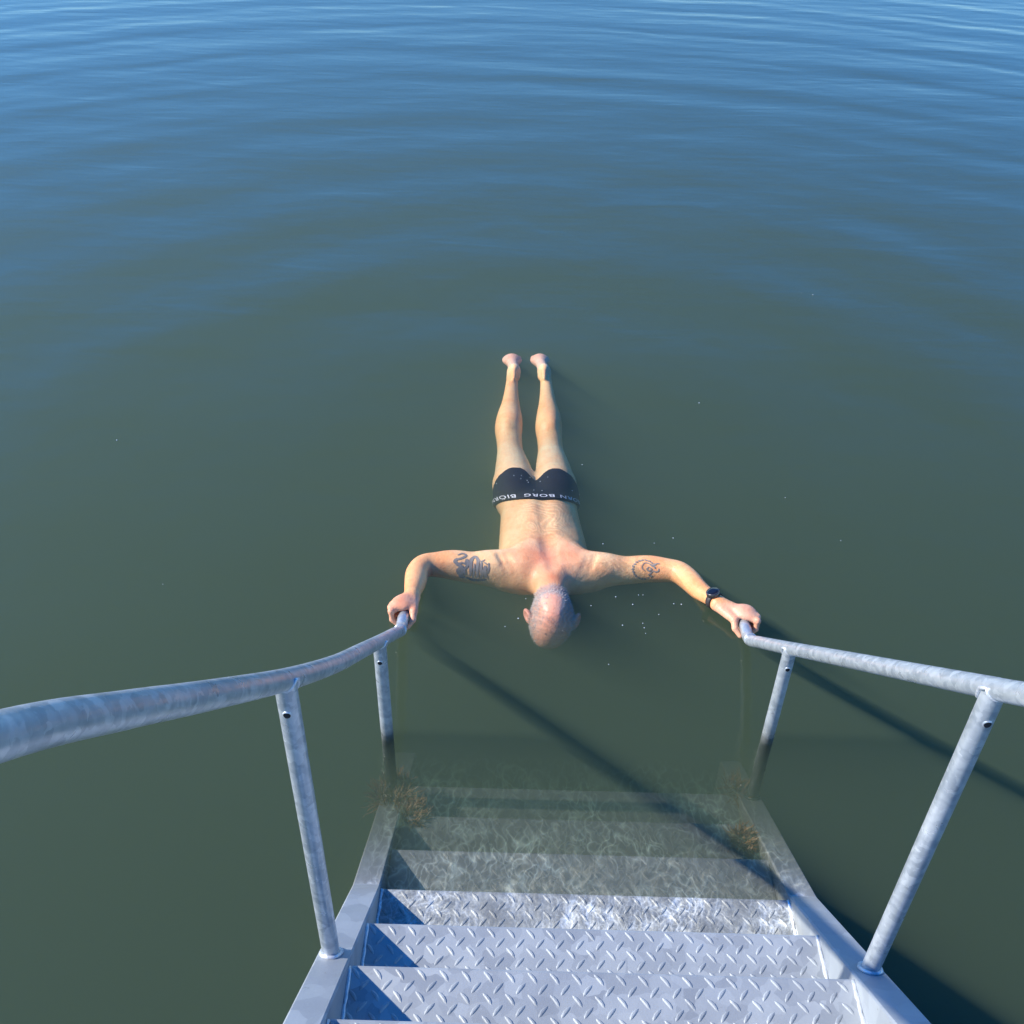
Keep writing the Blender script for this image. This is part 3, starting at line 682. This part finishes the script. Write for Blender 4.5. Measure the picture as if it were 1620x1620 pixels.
def disc(name, h0, h1, r_0, r_1, mat):
    V_, F_ = [], []; n = 36
    pr = [(r_0*.98, h0), (r_0, h0+.002), (r_0, h1-.0015), (r_1, h1), (r_1*.5, h1+.0001)]
    for (rr, hh) in pr:
        for i in range(n): a = 2*math.pi*i/n; V_.append(upv*hh+wt*rr*math.cos(a)+sdv*rr*math.sin(a))
    for k in range(len(pr)-1):
        for i in range(n): F_.append((k*n+i, k*n+(i+1) % n, (k+1)*n+(i+1) % n, (k+1)*n+i))
    F_.append(tuple(range((len(pr)-1)*n, len(pr)*n))); F_.append(tuple(range(n-1, -1, -1)))
    return mesh_obj(name, V_, F_, mat, watch, True)
disc('case', .026,   .0410, .0232, .0216, M_CASE); disc('glass', .037, .0418, .0200, .0190, M_GLASS)
v, f = tube([upv*.033+wt*.004+sdv*(-.021), upv*.033+wt*.004+sdv*(-.026)], .003, 12); mesh_obj('crown', v, f, M_CASE, watch, True)

# ------------------------------------------------------------------ seaweed on the submerged steel
def weed(cx, cy, cz, n, spread, L, label):
    o_ = Vector((cx, cy, cz)); V_, F_ = [], []
    for i in range(n):
        a = random.uniform(0, 6.28); rr = spread*random.random()**.6; b0 = Vector((rr*math.cos(a), rr*math.sin(a), 0)); d = Vector((math.cos(a)*.6+random.uniform(-.5, .5), math.sin(a)*.6+random.uniform(-.5, .5), random.uniform(.4, 1.3))).normalized()
        l = L*random.uniform(.5, 1.1); q = b0.copy(); wd = random.uniform(.0015, .004); k = len(V_)
        for j in range(6):
            s_ = Vector((-d.y, d.x, 0)); s_ = s_.normalized() if s_.length > .01 else Vector((1, 0, 0)); ww = wd*(1-j/6.5)
            V_ += [q-s_*ww, q+s_*ww]; d = (d+Vector((random.uniform(-.4, .4), random.uniform(-.4, .4), random.uniform(-.25, .1)))).normalized(); q = q+d*l/6
        for j in range(5): F_.append((k+2*j, k+2*j+1, k+2*j+3, k+2*j+2))
    o = mesh_obj('seaweed', V_, F_, M_WEED); o.location = o_; return tag(o, label, 'seaweed')
weed(-.565, .47, line_z(.47)+.0, 420, .058, .075, 'bushy brown seaweed round the foot of the submerged left handrail post')
weed(-.50, .385, line_z(.385)-.02, 240, .038, .055, 'brown seaweed tuft at the left end of a submerged stair tread')
weed(.495, .30, line_z(.30)-.03, 220, .034, .05, 'small brown seaweed tuft at the right end of a submerged stair tread')
weed(.545, .57, line_z(.57)-.0, 110, .05, .07, 'thin brown seaweed round the foot of the submerged right handrail post')

# ------------------------------------------------------------------ air bubbles on the surface
def bubble_mesh():
    bm = bmesh.new(); bmesh.ops.create_icosphere(bm, subdivisions=2, radius=1); me = bpy.data.meshes.new('bubble'); bm.to_mesh(me); bm.free()
    me.polygons.foreach_set('use_smooth', [True]*len(me.polygons)); me.materials.append(M_BUB); return me
BM_ = bubble_mesh()
def bubble(x, y, z, r, label, group):
    o = bpy.data.objects.new('bubble', BM_); COL.objects.link(o); o.location = (x, y, z); o.scale = (r, r*1.1, r*.55); tag(o, label, 'bubble', group)
OPEN = [(0.234, 1.158), (0.25, 1.159), (0.21, 1.108), (0.064, 1.096), (0.167, 1.002), (0.237, 1.014), (0.24, 0.992), (0.242, 0.965), (0.109, 0.816), (0.392, 1.486), (0.354, 1.117), (0.38, 1.115), (0.296, 1.06), (0.124, 1.44), (-0.163, 1.123), (-0.188, 1.022), (-0.232, 0.98), (0.62, 2.486), (0.871, 1.765), (1.028, 1.497), (-1.908, 2.056), (1.344, 3.699), (1.402, 3.678), (-1.443, 1.149), (0.317, 1.452), (0.047, 1.75), (0.065, 1.961), (0.153, 1.145)]
ONTRUNKS = [(-0.289, 1.84), (-0.218, 1.879), (-0.187, 1.881), (-0.189, 1.858), (-0.151, 1.873), (-0.163, 1.85), (-0.158, 1.837), (-0.109, 1.848), (-0.135, 1.785), (-0.102, 1.783), (-0.078, 1.876), (0.023, 1.797)]
for x, y in OPEN: bubble(x, y, .0025, random.uniform(.0012, .0028), 'tiny pale air bubble floating on the open water near the swimmer', 'air bubbles on the water')
bvh_t = BVHTree.FromPolygons([tuple(v) for v in Vt], [tuple(q) for q in Qt])
for x, y in ONTRUNKS:
    h = bvh_t.ray_cast(Vector((x, y, 0))-VIEW*.4, VIEW)
    if h[0]: bubble(h[0].x, h[0].y, h[0].z+.001, random.uniform(.0016, .0026), 'tiny pale air bubble clinging to the black trunks', 'air bubbles on the trunks')
